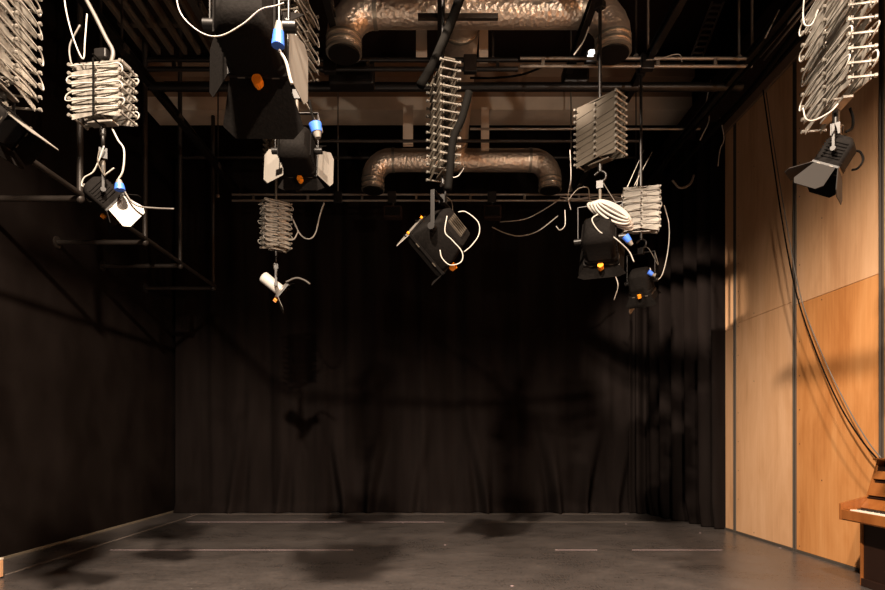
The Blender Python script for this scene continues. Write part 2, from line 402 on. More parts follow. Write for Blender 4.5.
# ================================================================ WALL BRACKETS (left)
hx, hz = -3.89, 4.02
for k, (Y, lab) in enumerate(((10.25, 'farthest'), (8.93, 'second farthest'), (7.86, 'second nearest'), (6.43, 'nearest'))):
    t = thing('pipe_bracket', 'dark L shaped pipe bracket fixed to the left wall, %s of the four' % lab, 'pipe', (hx, Y, hz), 0, 'pipe brackets along the left wall')
    MB().cyl((0, 0, 0), (0, 0, ZC - hz), .032).build('upright', M['pipe'], t, smooth=40)
    MB().cyl((.02, 0, 0), (XL - hx + .02, 0, 0), .032).build('arm', M['pipe'], t, smooth=40)
    MB().cyl((XL - hx + .02, 0, 0), (XL - hx + .005, 0, 0), .08).build('wall_flange', M['pipe'], t, smooth=40)
    MB().sphere((0, 0, 0), .05).build('elbow', M['pipe'], t, smooth=60)
centred(tag(MB().cyl((hx + .02, 3.0, hz + .04), (hx + .02, 10.3, hz + .04), .028).build('long_pipe', M['pipe'], smooth=40), 'long dark pipe running away along the ends of the left wall brackets', 'pipe'))

# ================================================================ DUCTS
FD0 = Vector((.26, 4.6, 6.02))
FD = thing('foil_duct', 'silver foil ventilation duct with two cross branches and four downturned ends', 'duct', FD0)
def duct_branch(Y, z, xa, xb, r, drop, label, grp):
    t = FD
    O = Vector((0, Y, z)) - FD0
    def ob(mb, *a, **k): return mb.xf(Matrix.Translation(O)).build(*a, **k)
    n = 40; R0 = r * 1.75
    def wr_(th): return r * (1 + .02 * math.sin(th * 160) + .012 * math.sin(th * 390))
    ob(MB().tube([(xa + R0, 0, 0), (xb - R0, 0, 0)], r, n=28, smooth=False), 'straight_duct', M['foil'], t, smooth=50)
    for s, xe in ((1, xa), (-1, xb)):
        pts = [(xe + s * R0 - s * R0 * math.sin(a), 0, -R0 + R0 * math.cos(a)) for a in [PI / 2 * k / 12 for k in range(13)]]
        ob(MB().tube(pts, r * 1.03, n=28, smooth=False, radii=lambda q: r * (1.03 + .015 * math.sin(q * 40))), 'elbow', M['foil'], t, smooth=60)
        ob(MB().cyl((xe, 0, -R0), (xe, 0, -R0 - drop), r, n=28), 'outlet', M['foil'], t, smooth=40)
        cl = MB()
        for q in (0.02, .5, .98): cl.cyl((xe, 0, -R0 - drop * q + .012), (xe, 0, -R0 - drop * q - .012), r * 1.06, n=28)
        ob(cl, 'collar', M['galv'], t, smooth=40)
        ob(MB().cyl((xe, 0, -R0 - drop), (xe, 0, -R0 - drop - .03), r * .92, n=28), 'grille', M['black'], t, smooth=40)
        ob(MB().cyl((xe + s * R0, 0, 0), (xe + s * (R0 + .04), 0, 0), r * 1.05, n=28), 'joint_band', M['galv'], t, smooth=40)
    return t
duct_branch(6.1, 5.84, fx(344, 6.1), fx(613, 6.1), .175, .14, '', None)
duct_branch(9.4, 5.84, fx(373, 9.4), fx(550, 9.4), .175, .16, '', None)
t = FD
for y0_, y1_ in ((0, 1.9), (1.9, 4.9)):
    MB().tube([(0, y0_, 0), (0, y1_, 0)], .215, n=28, smooth=False).build('duct_sleeve', M['foil'], t, smooth=50)
for y in (.7, 1.95, 3.1, 4.4): MB().cyl((0, y, 0), (0, y + .04, 0), .228, n=28).build('joint_band', M['galv'], t, smooth=40)
def drop_plate(xa, xb, ya, yb, D, top=None):
    a, b = P(xa, ya, D), P(xb, yb, D)
    if top: a.z = top
    MB().box((a + b) / 2 - FD0, (abs(b.x - a.x), .05, abs(a.z - b.z))).build('drop_plate', M['beam'], t, bevel=.004)
drop_plate(416, 427, 26, 60, 7.0, ZC); drop_plate(403, 413, 106, 146, 8.8)
drop_plate(479, 488, 26, 62, 7.0, ZC); drop_plate(481, 489, 108, 150, 8.8)

# ================================================================ OVERHEAD GRID
def ladder_bar(Y, z, xa, xb, h, r, label, step, m='bar', clamps=()):
    t = thing('ladder_bar', label, 'lighting bar', (0, Y, z))
    for s in (0, h): MB().cyl((xa, 0, s), (xb, 0, s), r).build('rail', M[m], t, smooth=40)
    x = xa + step * .4
    while x < xb - .05:
        MB().box((x, 0, h / 2), (.035, .03, h)).build('rung', M[m], t); x += step
    for cx in clamps: MB().box((cx, 0, h / 2), (.14, .07, h + .09)).build('clamp', M['black'], t, bevel=.01)
    return t
G = 5.45
ladder_bar(6.38, 5.43, fx(520, 6.38), fx(752, 6.38), .085, .017, 'twin rail lighting ladder bar with rungs under the nearer duct, right side', .62, clamps=(fx(647, 6.38),))
ladder_bar(6.38, 5.40, fx(148, 6.38), fx(518, 6.38), .10, .024, 'dark twin rail lighting ladder bar under the nearer duct, left side', .7, m='black', clamps=(fx(330, 6.38), fx(470, 6.38)))
ladder_bar(9.8, 5.36, fx(232, 9.8), fx(640, 9.8), .10, .018, 'farthest twin rail lighting ladder bar in front of the dark rear drape', .9, m='bar', clamps=(fx(392, 9.8), fx(492, 9.8), fx(338, 9.8)))
def barrel(xa, xb, y, D, r, label, m):
    a, b = P(xa, y, D), P(xb, y, D)
    return centred(tag(MB().cyl(a, b, r).build('lighting_barrel', M[m], smooth=40), label, 'pipe'))
barrel(150, 742, 87, 6.9, .05, 'thick black pipe crossing in front of the cream ceiling beam', 'black')
barrel(470, 700, 129, 8.0, .016, 'thin pale pipe crossing between the two foil ducts, right side', 'bar')
barrel(290, 640, 141, 8.45, .022, 'brownish pipe crossing just above the farther foil duct', 'pipe')
barrel(165, 330, 84, 7.2, .03, 'dark pipe crossing at the upper left behind the big lamp', 'pipe')
def rail(xw, z, ya, yb, label, wd=.07, m='black'):
    t = thing('ceiling_track', label, 'track', (xw, ya, z))
    MB().box((0, (yb - ya) / 2, 0), (wd, yb - ya, .012)).build('flange', M[m], t)
    MB().box((0, (yb - ya) / 2, .045), (.014, yb - ya, .09)).build('web', M[m], t)
    MB().box((0, (yb - ya) / 2, .09), (wd, yb - ya, .012)).build('flange', M[m], t)
    y = .4
    while y < yb - ya:
        MB().box((wd * .5, y, .045), (.03, .1, .07)).build('trolley', M['pipe'], t, bevel=.006); y += 1.35
    return t
rail(-3.35, 5.52, 3.2, 10.0, 'leftmost long ceiling track running away towards the rear drape')
rail(-2.3, 5.50, 2.6, 10.0, 'second long ceiling track from the left, above the compressed pantograph', m='pipe')
rail(-1.05, 5.56, 2.6, 6.7, 'third ceiling track from the left, carrying the largest black lamp')
rail(.03, 5.52, 2.6, 6.7, 'long black ceiling track under the foil trunk duct', wd=.05)
rail(1.5, 5.55, 4.6, 6.7, 'long black ceiling track right of the foil trunk duct')
rail(2.3, 5.50, 2.6, 9.9, 'long black ceiling track carrying the bright right pantograph')
rail(3.38, 5.50, 3.0, 10.0, 'rightmost long ceiling track near the plywood wall')
# suspension rods
rods = [(648, 0, 57, 6.4, 'bar'), (636, 0, 57, 6.45, 'pipe'), (739, 0, 58, 6.4, 'bar'), (752, 0, 57, 6.42, 'bar'), (338, 60, 196, 9.8, 'bar'), (571, 92, 190, 9.75, 'bar'),
        (636, 92, 190, 9.78, 'pipe'), (122, 0, 66, 6.4, 'pipe'), (101, 0, 70, 6.6, 'pipe'), (493, 26, 60, 6.5, 'pipe'), (218, 100, 196, 9.7, 'pipe')]
for i, (x, y0, y1, D, m) in enumerate(rods):
    a, b = P(x, y1, D), P(x, y0, D)
    b.z = ZC
    side = 'at photo left' if x < 330 else 'near the photo middle' if x < 560 else 'at photo right'
    t = thing('suspension_rod', 'thin vertical suspension rod holding the lighting grid %s' % side, 'rod', a, 0, 'suspension rods ' + side)
    MB().cyl((0, 0, 0), (0, 0, b.z - a.z), .011 if D > 7 else .013, n=8).build('rod', M[m], t, smooth=60)
    MB().cyl((0, 0, -.02), (0, 0, .02), .028, n=10).build('nut', M['bar'], t, smooth=40)
# small lit lamp near the right elbow of the nearer duct
a = P(592, 52, 6.7)
t = thing('work_light', 'small lit white work light beside the right elbow of the nearer duct', 'light', a)
MB().sphere((0, 0, 0), .035, (1.2, .7, .7)).build('bulb', M['bulb'], t, smooth=180)
MB().sphere((-.02, 0, -.05), .028, (1.2, .7, .7)).build('bulb', M['bulb'], t, smooth=180)
MB().box((.0, .07, -.02), (.13, .08, .16)).build('bracket', M['black'], t, bevel=.01)
# ladder tray piece at the top right
t = thing('cable_tray', 'dark ladder cable tray sloping up at the top right of the grid', 'cable tray', P(697, 56, 7.2))
a = Vector((0, 0, 0)); b = P(718, 2, 7.2) - P(697, 56, 7.2)
for s in (-.07, .07): MB().bar(a + Vector((s, 0, 0)), b + Vector((s, 0, 0)), .02, .02).build('side_rail', M['pipe'], t)
for k in range(9):
    p = a.lerp(b, (k + .5) / 9); MB().bar(p + Vector((-.07, 0, 0)), p + Vector((.07, 0, 0)), .02, .02).build('rung', M['pipe'], t)
for k, (x, y, D, w_, h_, lab) in enumerate(((492, 213, 9.8, .3, .22, 'small dark box hanging under the farthest lighting bar, right one'), (393, 213, 9.8, .3, .2, 'small dark box hanging under the farthest lighting bar, left one'), (352, 75, 6.6, .5, .28, 'dark round backed lamp body behind the left duct elbow'), (575, 78, 6.9, .3, .18, 'dark control box under the right duct elbow'))):
    t = thing('control_box', lab, 'box', P(x, y, D))
    MB().box((0, 0, 0), (w_, .16, h_)).build('case', M['ceil'] if k < 2 else M['black'], t, bevel=.02)
    MB().box((0, -.083, 0), (w_ * .8, .008, h_ * .7)).build('cover', M['blackc'], t, bevel=.003)
    MB().cyl((0, 0, h_ / 2), (0, 0, h_ / 2 + .14), .02).build('hanger', M['pipe'], t, smooth=40)
for k, (x0_, x1_, y_, lab) in enumerate(((160, 214, 4, 'upper'), (160, 214, 55, 'middle'))):
    pass

# ================================================================ PANTOGRAPHS
def clones(o, spots, parent):        # spots: (loc, rot) for copies of a part
    for k, (l, r) in enumerate(spots):
        c = o if k == 0 else o.copy()
        if k: C.objects.link(c); c.parent = parent
        c.location = l; c.rotation_euler = r
def pantograph(loc, yaw, n, st, L, T, label, m='alu', cable=True, coil=1.0, up=None, hm='alu2', sw=.03, rm=None):
    """hanging scissor: loc = bottom centre, n stages each st high"""
    t = thing('pantograph', label, 'pantograph', loc, yaw, 'scissor pantograph hangers')
    h = n * st; rr = random.Random(int(abs(loc[0] * 100)) + n)
    t['bottom'] = loc[2] - .11
    if up is None: up = max(.1, 5.46 - loc[2] - h)
    hw = math.sqrt(max(L * L - st * st, .01)) / 2; an = math.atan2(st, 2 * hw)
    arm = MB().box((0, 0, 0), (L, .004, sw)).build('scissor_arm', M[m], t)
    sp = []
    for i in range(n):
        for y in (-T / 2, T / 2):
            j = rr.uniform(-.005, .005); z = (i + .5) * st
            sp.append(((0, y, z + j), (rr.uniform(-.05, .05), -an, 0))); sp.append(((0, y + .006, z - j), (rr.uniform(-.05, .05), an, 0)))
    clones(arm, sp[:96], t)
    rod = MB().cyl((0, -T / 2 - .02, 0), (0, T / 2 + .02, 0), .007, n=8)
    for q in (-1, 1): rod.cyl((0, q * (T / 2 + .016), 0), (0, q * (T / 2 + .03), 0), .012, n=8)
    rod = rod  .build('pivot_rod', M[rm or m], t, smooth=40)
    sp = [((s_ * hw, 0, i * st), (0, 0, 0)) for i in range(n + 1) for s_ in (-1, 1)] + [((0, 0, (i + .5) * st), (0, 0, 0)) for i in range(n)]
    clones(rod, sp, t)
    if cable:
        for side in (-1, 1):
            pts = []; y = side * (T / 2 + .022); sg = 1
            for i in range(n):
                z = h - (i + .15) * st; e = hw + rr.uniform(-.02, .03) * coil
                d_ = st * rr.uniform(.25, .6)
                a_ = [(-e, z - d_ * .2), (-e * .4, z + rr.uniform(-.01, .004)), (e * .4, z - d_ * .35), (e, z - d_ * .7)]
                if sg < 0: a_ = [(-x_, z_) for x_, z_ in a_]
                pts += [(x_, y + rr.uniform(-.006, .012), z_) for x_, z_ in a_]; sg = -sg
            MB().tube(pts, .0048, n=6, step=5).build('folded_cable', M['cable'], t, smooth=180)
    MB().box((0, 0, h + .025), (L * .95, T * .8, .014)).build('top_plate', M[m], t, bevel=.003)
    MB().box((0, 0, -.025), (L * .5, T * .6, .014)).build('bottom_plate', M[m], t, bevel=.003)
    MB().cyl((0, 0, h + .03), (0, 0, h + up), .016).build('hanger', M[hm], t, smooth=40)
    MB().box((0, 0, h + up - .02), (.09, .07, .07)).build('trolley', M['black'], t, bevel=.01)
    MB().cyl((0, 0, -.03), (0, 0, -.11), .02).build('socket', M['black'], t, smooth=40)
    return t

# ================================================================ STUDIO LAMPS
def rrect(wd, h, c, y, k=3):
    pts = []
    for cx, cz, a0 in ((wd - c, h - c, 0), (-wd + c, h - c, 90), (-wd + c, -h + c, 180), (wd - c, -h + c, 270)):
        for i in range(k + 1):
            a = R(a0 + 90 * i / k); pts.append(Vector((cx + c * math.cos(a), y, cz + c * math.sin(a))))
    return pts
def lamp(loc, yaw, pitch, s, label, leaves, yoke=.34, knob='orange', roll=0, body='blackc', hang=.18, shape='fresnel', group=None, knobpos='bottom', ears=True, under=None, to=None, clip='alu2'):
    """head centre at loc, aims along +Y turned by yaw, pitch negative = down. leaves: dict side->(open deg, length, material)"""
    loc = Vector(loc)
    if under is not None:
        loc.x, loc.y = under.location.x, under.location.y; to = under['bottom']
    if to is not None: hang = max(.03, to - loc.z - yoke * s - .095)
    t = thing('studio_lamp', label, 'lamp', loc, yaw, group or 'studio lamps hanging from the grid')
    H = Matrix.Rotation(roll, 4, 'Y') @ Matrix.Rotation(pitch, 4, 'X')
    def B(mb, name, m, par=t, **k): return mb.xf(H).build(name, m, par, **k)
    if shape == 'fresnel':
        prof_ = [(-.20, .07, .05), (-.19, .11, .09), (-.13, .14, .15), (-.10, .145, .16), (.10, .145, .16), (.11, .155, .165), (.15, .155, .165)]
        hs = B(MB().loft([rrect(a * s, b * s, .045 * s, y * s) for y, a, b in prof_]), 'housing', M[body], smooth=35)
        for i in range(6):
            y = (-.10 + i * .035) * s
            B(MB().box((.148 * s, y, 0), (.014 * s, .012 * s, .22 * s)), 'vent_fin', M[body]); B(MB().box((-.148 * s, y, 0), (.014 * s, .012 * s, .22 * s)), 'vent_fin', M[body]); B(MB().box((0, y, .164 * s), (.2 * s, .012 * s, .014 * s)), 'vent_fin', M[body])
        rw = .155 * s
    elif shape == 'flood':
        prof_ = [(-.16, .10, .09), (-.15, .15, .14), (-.02, .20, .19), (.06, .215, .20), (.10, .215, .20)]
        hs = B(MB().loft([rrect(a * s, b * s, .03 * s, y * s) for y, a, b in prof_]), 'housing', M[body], smooth=35)
        for i in range(5): B(MB().box(((-.08 + .04 * i) * s, -.165 * s, 0), (.014 * s, .02 * s, .16 * s)), 'vent_fin', M['alu2'])
        rw = .21 * s
    else:   # small cylinder lamp
        c = MB(); c.cyl((0, -.22 * s, 0), (0, .08 * s, 0), .085 * s, n=24); c.sphere((0, -.22 * s, 0), .085 * s, (1, .5, 1))
        hs = B(c, 'housing', M[body], smooth=40)
        c = MB(); c.cyl((0, .08 * s, 0), (0, .11 * s, 0), .14 * s, n=24); B(c, 'front_ring', M['white'], smooth=40)
        rw = .12 * s
    yf = (.15 if shape != 'flood' else .10) * s
    if shape == 'small': yf = .11 * s
    fb_ = MB()
    for a in (-1, 1):
        fb_.box((a * rw, yf + .012 * s, 0), (.014 * s, .024 * s, 2 * rw)); fb_.box((0, yf + .012 * s, a * rw), (2 * rw, .024 * s, .014 * s))
    B(fb_, 'door_frame', M['black'])
    B(MB().cyl((0, yf - .01 * s, 0), (0, yf + .008 * s, 0), rw * .86, n=28), 'lens', M['lens'], smooth=40)
    if ears:
        for a in (-1, 1): B(MB().cyl((a * rw * .9, yf + .03 * s, rw * 1.0), (a * rw * .9, yf + .03 * s, rw * 1.12), .012 * s, n=8), 'retaining_clip', M[clip], smooth=40)
    for side, lv in leaves.items():
        ang, ln, m = lv[:3]; wf = lv[3] if len(lv) > 3 else 1
        ln *= s
        wide = rw * (1.0 if side in 'tb' else .82); out = rw * (1.45 if side in 'tb' else 1.15) * wf
        poly = [(-wide, 0), (wide, 0), (out, ln * (.8 if wf == 1 else .5)), (out * .72, ln), (-out * .72, ln), (-out, ln * (.8 if wf == 1 else .5))]
        if wf != 1: poly = [(-wide, 0), (wide, 0), (out, ln * .3), (out, ln), (-out, ln), (-out, ln * .3)]
        q = MB().prism(poly, .004)
        A = Matrix.Rotation(R(ang), 4, 'X')
        rot = {'t': 0, 'b': 180, 'l': 90, 'r': -90}[side]
        T_ = Matrix.Rotation(R(-rot), 4, 'Y') @ Matrix.Translation((0, yf + .022 * s, rw)) @ A
        d = q.xf(H @ T_).build('barn_door', M[m], t, label='pale grey door leaf' if m == 'white' else None)
        for a in (-.6, .6): MB().cyl((a * wide - .02 * s, 0, 0), (a * wide + .02 * s, 0, 0), .01 * s, n=8).xf(H @ T_).build('hinge', M['alu2'], d)
    # yoke
    px = rw + .045 * s
    yk = MB()
    for a in (-1, 1): yk.bar((a * px, 0, -.02 * s), (a * px, 0, yoke * s), .034 * s, .008 * s, up=(1, 0, 0))
    yk.bar((-px, 0, yoke * s), (px, 0, yoke * s), .034 * s, .008 * s)
    yk.build('yoke', M['black'], t, bevel=.002)
    for a in (-1, 1): MB().cyl((a * (px - .03 * s), 0, 0), (a * (px + .035 * s), 0, 0), .03 * s, n=14).build('tilt_knob', M['black'], t, smooth=40)
    MB().cyl((0, 0, yoke * s), (0, 0, (yoke) * s + hang), .016, n=12).build('spigot', M['alu2'], t, smooth=40)
    hk = MB(); zt = yoke * s + hang
    hk.box((0, 0, zt - .03), (.06, .05, .07)); hk.tube([(0, 0, zt - .01), (.045, 0, zt + .02), (.05, 0, zt + .07), (0, 0, zt + .1), (-.05, 0, zt + .07)], .012)
    hk.build('hook_clamp', M['black'], t, smooth=50)
    MB().tube([(px, 0, yoke * s * .95), (px + .03, .01, yoke * s * .5), (px * .6, -.03, yoke * s + .03), (.02, -.02, zt)], .004, n=6).build('safety_wire', M['alu2'], t, smooth=180)
    if knob:
        kp = {'bottom': (0, yf + .005 * s, -rw - .035 * s), 'back': (0, -.2 * s, -.02), 'side': (rw + .02 * s, .05 * s, -.08 * s), 'front': (rw * .2, yf + .03 * s, rw)}[knobpos]
        c = MB(); c.cyl(Vector(kp) + Vector((0, -.024 * s, 0)), Vector(kp) + Vector((0, .024 * s, 0)), .028 * s, n=10); c.box(kp, (.016 * s, .05 * s, .064 * s))
        B(c, 'focus_knob', M[knob], smooth=40, label='%s knob' % knob)
    return t

def cable(pts, r, m, label, plug=None, cat='cable', group=None, name='power_cable', step=8):
    p0 = Vector(pts[0]); t = thing(name, label, cat, p0, 0, group)
    L = [Vector(p) - p0 for p in pts]
    MB().tube(L, r * (.52 if m == 'cable' and p0.y < 7 else .68 if m == 'cable' else 1), n=8, step=step).build('cord', M[m], t, smooth=180)
    if plug:
        (a, b, sz, col) = plug; a = Vector(a) - p0; b = Vector(b) - p0
        MB().cyl(a, a.lerp(b, .6), sz, sz * .8, n=12).build('plug', M[col], t, smooth=50, label='%s plug' % col)
        MB().cyl(a.lerp(b, .55), b, sz * .75, sz * .45, n=12).build('plug_collar', M['white'], t, smooth=50)
    return t

LF = lambda *a: dict(zip('tblr', a))
bl = 'blackc'
# --- P1 far left
p = pantograph(P(-2, 84, 3.3), R(98), 9, .074, .50, .15, 'expanded pale pantograph cropped by the top left edge of the frame', sw=.034)
lamp(P(2, 122, 3.3), R(-95), R(-42), .55, 'black lamp cropped by the left edge with one pale door leaf, under the leftmost pantograph', LF((4, .38, 'white'), (20, .2, bl), (20, .2, bl), (40, .2, bl)), yoke=.3, under=p)
# --- P2
p = pantograph(P(103, 120, 4.0), R(-7), 6, .056, .37, .12, 'compressed pale pantograph left of the big dark lamp, bound with a black strap', up=.12, hm='alu', sw=.038)
lamp(P(107, 196, 4.0), R(-60), R(-38), .55, 'small dark lamp with blue plug and one pale door leaf below the compressed left pantograph', LF((35, .18, bl), (40, .2, bl), (30, .12, bl), (8, .30, 'white')), yoke=.3, under=p)
# --- P3 large near one
lamp(P(250, 26, 3.1), R(2), R(-2), 1.02, 'largest black lamp at the top left, seen from below with wide open door leaves', LF((50, .2, bl), (62, .30, bl), (42, .26, bl), (14, .26, 'white')), yoke=.35, to=5.56)
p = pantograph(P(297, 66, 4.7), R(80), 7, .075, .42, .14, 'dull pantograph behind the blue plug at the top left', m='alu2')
# --- P4
lamp(P(297, 151, 4.7), R(0), R(-8), .85, 'black lamp with two pale side door leaves, between the largest lamp and rear bar', LF((40, .15, bl), (70, .12, bl), (70, .24, 'white'), (40, .2, 'white')), yoke=.35, under=p)
pantograph(P(271, 168, 7.8), R(0), 7, .062, .14, .2, 'small dull pantograph seen above the left pale door leaves', m='alu2', cable=False)
# --- P5
p = pantograph(P(276, 248, 7.5), R(35), 9, .062, .34, .15, 'pale pantograph hanging in the dark above the small white lamp')
lamp(P(278, 287, 7.5), R(-75), R(-38), .85, 'small white cylindrical lamp hanging in the dark below the left rear pantograph', {'b': (30, .2, 'white'), 't': (50, .1, bl)}, yoke=.24, body='paint', shape='small', under=p)
# --- P6 centre
p = pantograph(P(443, 172, 5.0), R(-72), 12, .069, .38, .12, 'tall narrow shade-darkened pantograph at the centre in front of the foil trunk duct', m='alu2', hm='black', cable=False, rm='alu3')  # shade put into the dark arm colour
lamp(P(443, 237, 5.0), R(70), R(-30), 1.0, 'square black flood lamp with its lit leaf edge coloured pale, hanging at the centre', LF((2, .13, 'white'), (2, .12, bl), (-4, .05, bl), (2, .1, bl)), yoke=.30, shape='flood', roll=R(-38), under=p, clip='orange')  # light caught by the leaf edge is put into the pale leaf
# --- P7
p = pantograph(P(600, 160, 5.5), R(-48), 9, .058, .44, .13, 'pantograph right of centre with shade-darkened arms and lit rungs on its right end', m='alu2', cable=False, hm='black', sw=.05, rm='alu')  # light from the right put into dark arms and bright rungs
lamp(P(594, 243, 5.6), R(-22), R(-28), 1.0, 'large dark lamp with orange knob under a coil of pale cable, right of centre', LF((30, .12, bl), (40, .12, bl), (30, .14, bl), (20, .12, bl)), yoke=.32, under=p)
# --- P8
p = pantograph(P(641, 230, 6.5), R(-12), 6, .072, .38, .12, 'pale plated pantograph above the lamp nearest the pleated drape', sw=.062, hm='black', m='alu3')
lamp(P(636, 282, 6.5), R(-35), R(-60), .75, 'slim dark lamp with orange knob and pale leaf nearest the pleated drape', LF((10, .1, bl), (8, .16, bl), (8, .26, 'white'), (10, .1, bl)), yoke=.42, under=p)
# --- P9 right
p = pantograph(P(836, 106, 3.6), R(80), 9, .082, .60, .09, 'bright expanded pantograph at the top right in front of the plywood', sw=.042)
lamp(P(844, 155, 3.6), R(48), R(-58), .5, 'dark lamp with grey door leaves in front of the plywood below the right pantograph', LF((50, .3, 'greyleaf'), (30, .34, 'greyleaf'), (35, .40, 'greyleaf'), (25, .26, bl)), yoke=.3, knob=None, under=p)

# bodies for the key lamp and the added softening, side and fill lamps
def aimed(loc, tgt, s, label, top=(0, .3, bl)):
    d = Vector(tgt) - Vector(loc); yaw = -math.atan2(d.x, d.y); pitch = math.atan2(d.z, math.hypot(d.x, d.y))
    dn = d.normalized()
    return lamp(Vector(loc) - dn * (.19 * s), yaw, pitch, s, label, {'t': top, 'b': (70, .2, bl), 'l': (60, .2, bl), 'r': (60, .2, bl)}, group='studio lamps behind the camera')
aimed(KEY, KEY_T, 2.0, 'black key lamp high behind the frame pointing at floor and plywood', top=(-1, .36, bl, 2.3))
aimed(KEY2, KEY2_T, 2.0, 'added black lamp high behind the frame on the plywood side, softening the key shadows', top=(-1, .36, bl, 2.3))
aimed(SIDE, SIDE_T, .8, 'narrow black lamp added high at the left to brighten the pleated corner drape', top=(60, .2, bl))
aimed(FILL, FILL_T, .8, 'black fill lamp added beside the camera near the plywood wall to brighten the ducts', top=(60, .2, bl))

# ================================================================ CABLES
# straps around the P2 pantograph
o = MB(); a = P(105, 122, 4.0)
o.box((0, -.118, .17), (.012, .004, .38)); o.box((0, .118, .17), (.012, .004, .38)); o.box((0, 0, -.022 - .02), (.012, .24, .004)); o.box((0, 0, .385), (.012, .24, .004))
s_ = o.build('binding_strap', M['cableb']); s_.location = a + Vector((.0, 0, 0)); s_.rotation_euler = (0, 0, R(-6)); tag(s_, 'black strap bound round the compressed left pantograph', 'strap')
Pl = lambda L, D: [P(x, y, D if not isinstance(D, (list, tuple)) else D[i]) for i, (x, y) in enumerate(L)]
cable(Pl([(63, -20), (66, 10), (74, 40), (83, 59), (85, 40), (87, 14)], 3.9), .009, 'cable', 'white cable looping above the compressed left pantograph')
cable(Pl([(80, 25), (70, 45), (71, 62), (76, 68)], 3.95), .006, 'cableg', 'thin grey cable at the left top corner of the compressed pantograph')
cable(Pl([(81, -10), (94, 14), (106, 38), (113, 52), (110, 66)], 3.98), .013, 'cableg', 'grey cord running down to the hook of the compressed pantograph')
cable(Pl([(175, -20), (180, 12), (200, 32), (220, 36), (243, 24), (260, 10), (275, 6), (284, 3)], 2.6), .006, 'cable', 'white cable sagging across the top of the largest black lamp')
cable(Pl([(279, -10), (279, 20), (279, 30)], 2.7), .006, 'cable', 'cable with blue plug hanging above the right leaf of the largest lamp', plug=(P(278, 46, 2.7), P(279, 22, 2.7), .030, 'blue'))
cable(Pl([(279, 50), (286, 62), (290, 78), (292, 84)], 2.7), .014, 'cable', 'pale thick cord tail below the blue plug at the top left')
cable(Pl([(309, 100), (313, 118), (316, 130)], 4.0), .008, 'cableb', 'short dark cable with blue plug below the largest lamp', plug=(P(315, 124, 4.0), P(318, 138, 4.0), .045, 'blue'))
cable(Pl([(112, 128), (118, 140), (124, 150), (123, 170), (118, 180)], 4.0), .012, 'cable', 'pale cord bending down beside the small lamp with the blue plug', plug=(P(120, 190, 3.9), P(119, 180, 3.9), .034, 'blue'))
cable(Pl([(104, 146), (99, 160), (93, 172), (84, 178), (82, 186), (90, 184), (106, 174), (114, 168)], 3.95), .009, 'cable', 'pale cord looping left of the small lamp with the blue plug')
cable(Pl([(84, 184), (88, 200), (94, 198), (92, 180)], 3.95), .006, 'cableg', 'thin dangling loop under the left small lamp')
cable(Pl([(124, 190), (130, 200), (138, 206), (152, 208), (174, 209)], 3.98), .006, 'cableg', 'thin cord sticking out right of the pale leaf')
cable(Pl([(286, 205), (294, 222), (300, 234), (308, 239), (315, 234), (320, 215), (324, 203)], 7.6), .014, 'cable', 'pale cable hanging in a loop from the farthest lighting bar')
cable(Pl([(288, 240), (294, 239), (298, 232)], 7.5), .013, 'cable', 'short pale cable tail right of the left rear pantograph')
cable(Pl([(286, 282), (296, 278), (304, 280), (310, 284)], 7.5), .012, 'cableg', 'thin dark cord curling right of the small white lamp')
cable(Pl([(500, 222), (525, 219), (545, 209), (560, 199)], 8.6), .011, 'cable', 'upper of two pale cables sagging left of the coiled cable')
cable(Pl([(492, 227), (505, 233), (520, 236), (538, 231), (558, 216)], 8.4), .011, 'cable', 'lower of two pale cables sagging left of the coiled cable')
cable(Pl([(565, 210), (565, 225), (560, 230), (556, 226)], 8.0), .010, 'cable', 'pale cable tail hanging in a hook below the rear bar')
cable(Pl([(570, 150), (571, 178), (568, 196), (571, 210)], 6.6), .010, 'cable', 'pale cable dropping in front of the rear bar left of the coil')
cable(Pl([(568, 200), (578, 189), (588, 188), (590, 200), (600, 203)], 6.2), .010, 'cable', 'pale cable arching over the coil')
cable(Pl([(664, 205), (669, 225), (668, 250), (662, 275), (654, 281), (648, 281)], 6.6), .011, 'cable', 'pale cable hanging in a curve beside the pleated drape')
cable(Pl([(672, 180), (680, 188), (690, 184), (694, 175)], 8.2), .015, 'cableg', 'grey cable loop below the track near the plywood')
cable(Pl([(711, 80), (706, 105), (709, 120), (700, 140)], 7.6), .012, 'cable', 'pale cable hanging under the right end of the ladder bar')
cable(Pl([(720, 118), (724, 138), (720, 150), (718, 166)], 7.6), .010, 'cable', 'short pale cable beside the top corner of the plywood')
cable(Pl([(805, -10), (803, 12), (805, 25), (812, 24), (818, 10)], 3.5), .009, 'cable', 'pale cable looping at the upper left of the bright right pantograph')
cable(Pl([(803, 108), (806, 119), (815, 120), (830, 112), (838, 104)], 3.45), .008, 'cable', 'pale cable loop at the lower left of the bright right pantograph')
cable(Pl([(850, 108), (853, 118), (852, 128), (846, 132)], 3.6), .008, 'cableb', 'black cable loop under the right pantograph')
cable(Pl([(850, 150), (860, 152), (863, 160), (858, 168), (852, 170)], 3.6), .007, 'cableb', 'black cable loop right of the lamp in front of the plywood')
cable(Pl([(812, -6), (760, 57)], [4.95, 6.3]), .010, 'cableg', 'straight grey cable running back to the end of the ladder bar')
cable(Pl([(818, -6), (764, 60)], [4.95, 6.3]), .010, 'cableg', 'second straight grey cable running back beside the first one')
cable(Pl([(779, 10), (765, 38)], 5.6), .008, 'cableg', 'short taut wire near the top right of the grid')
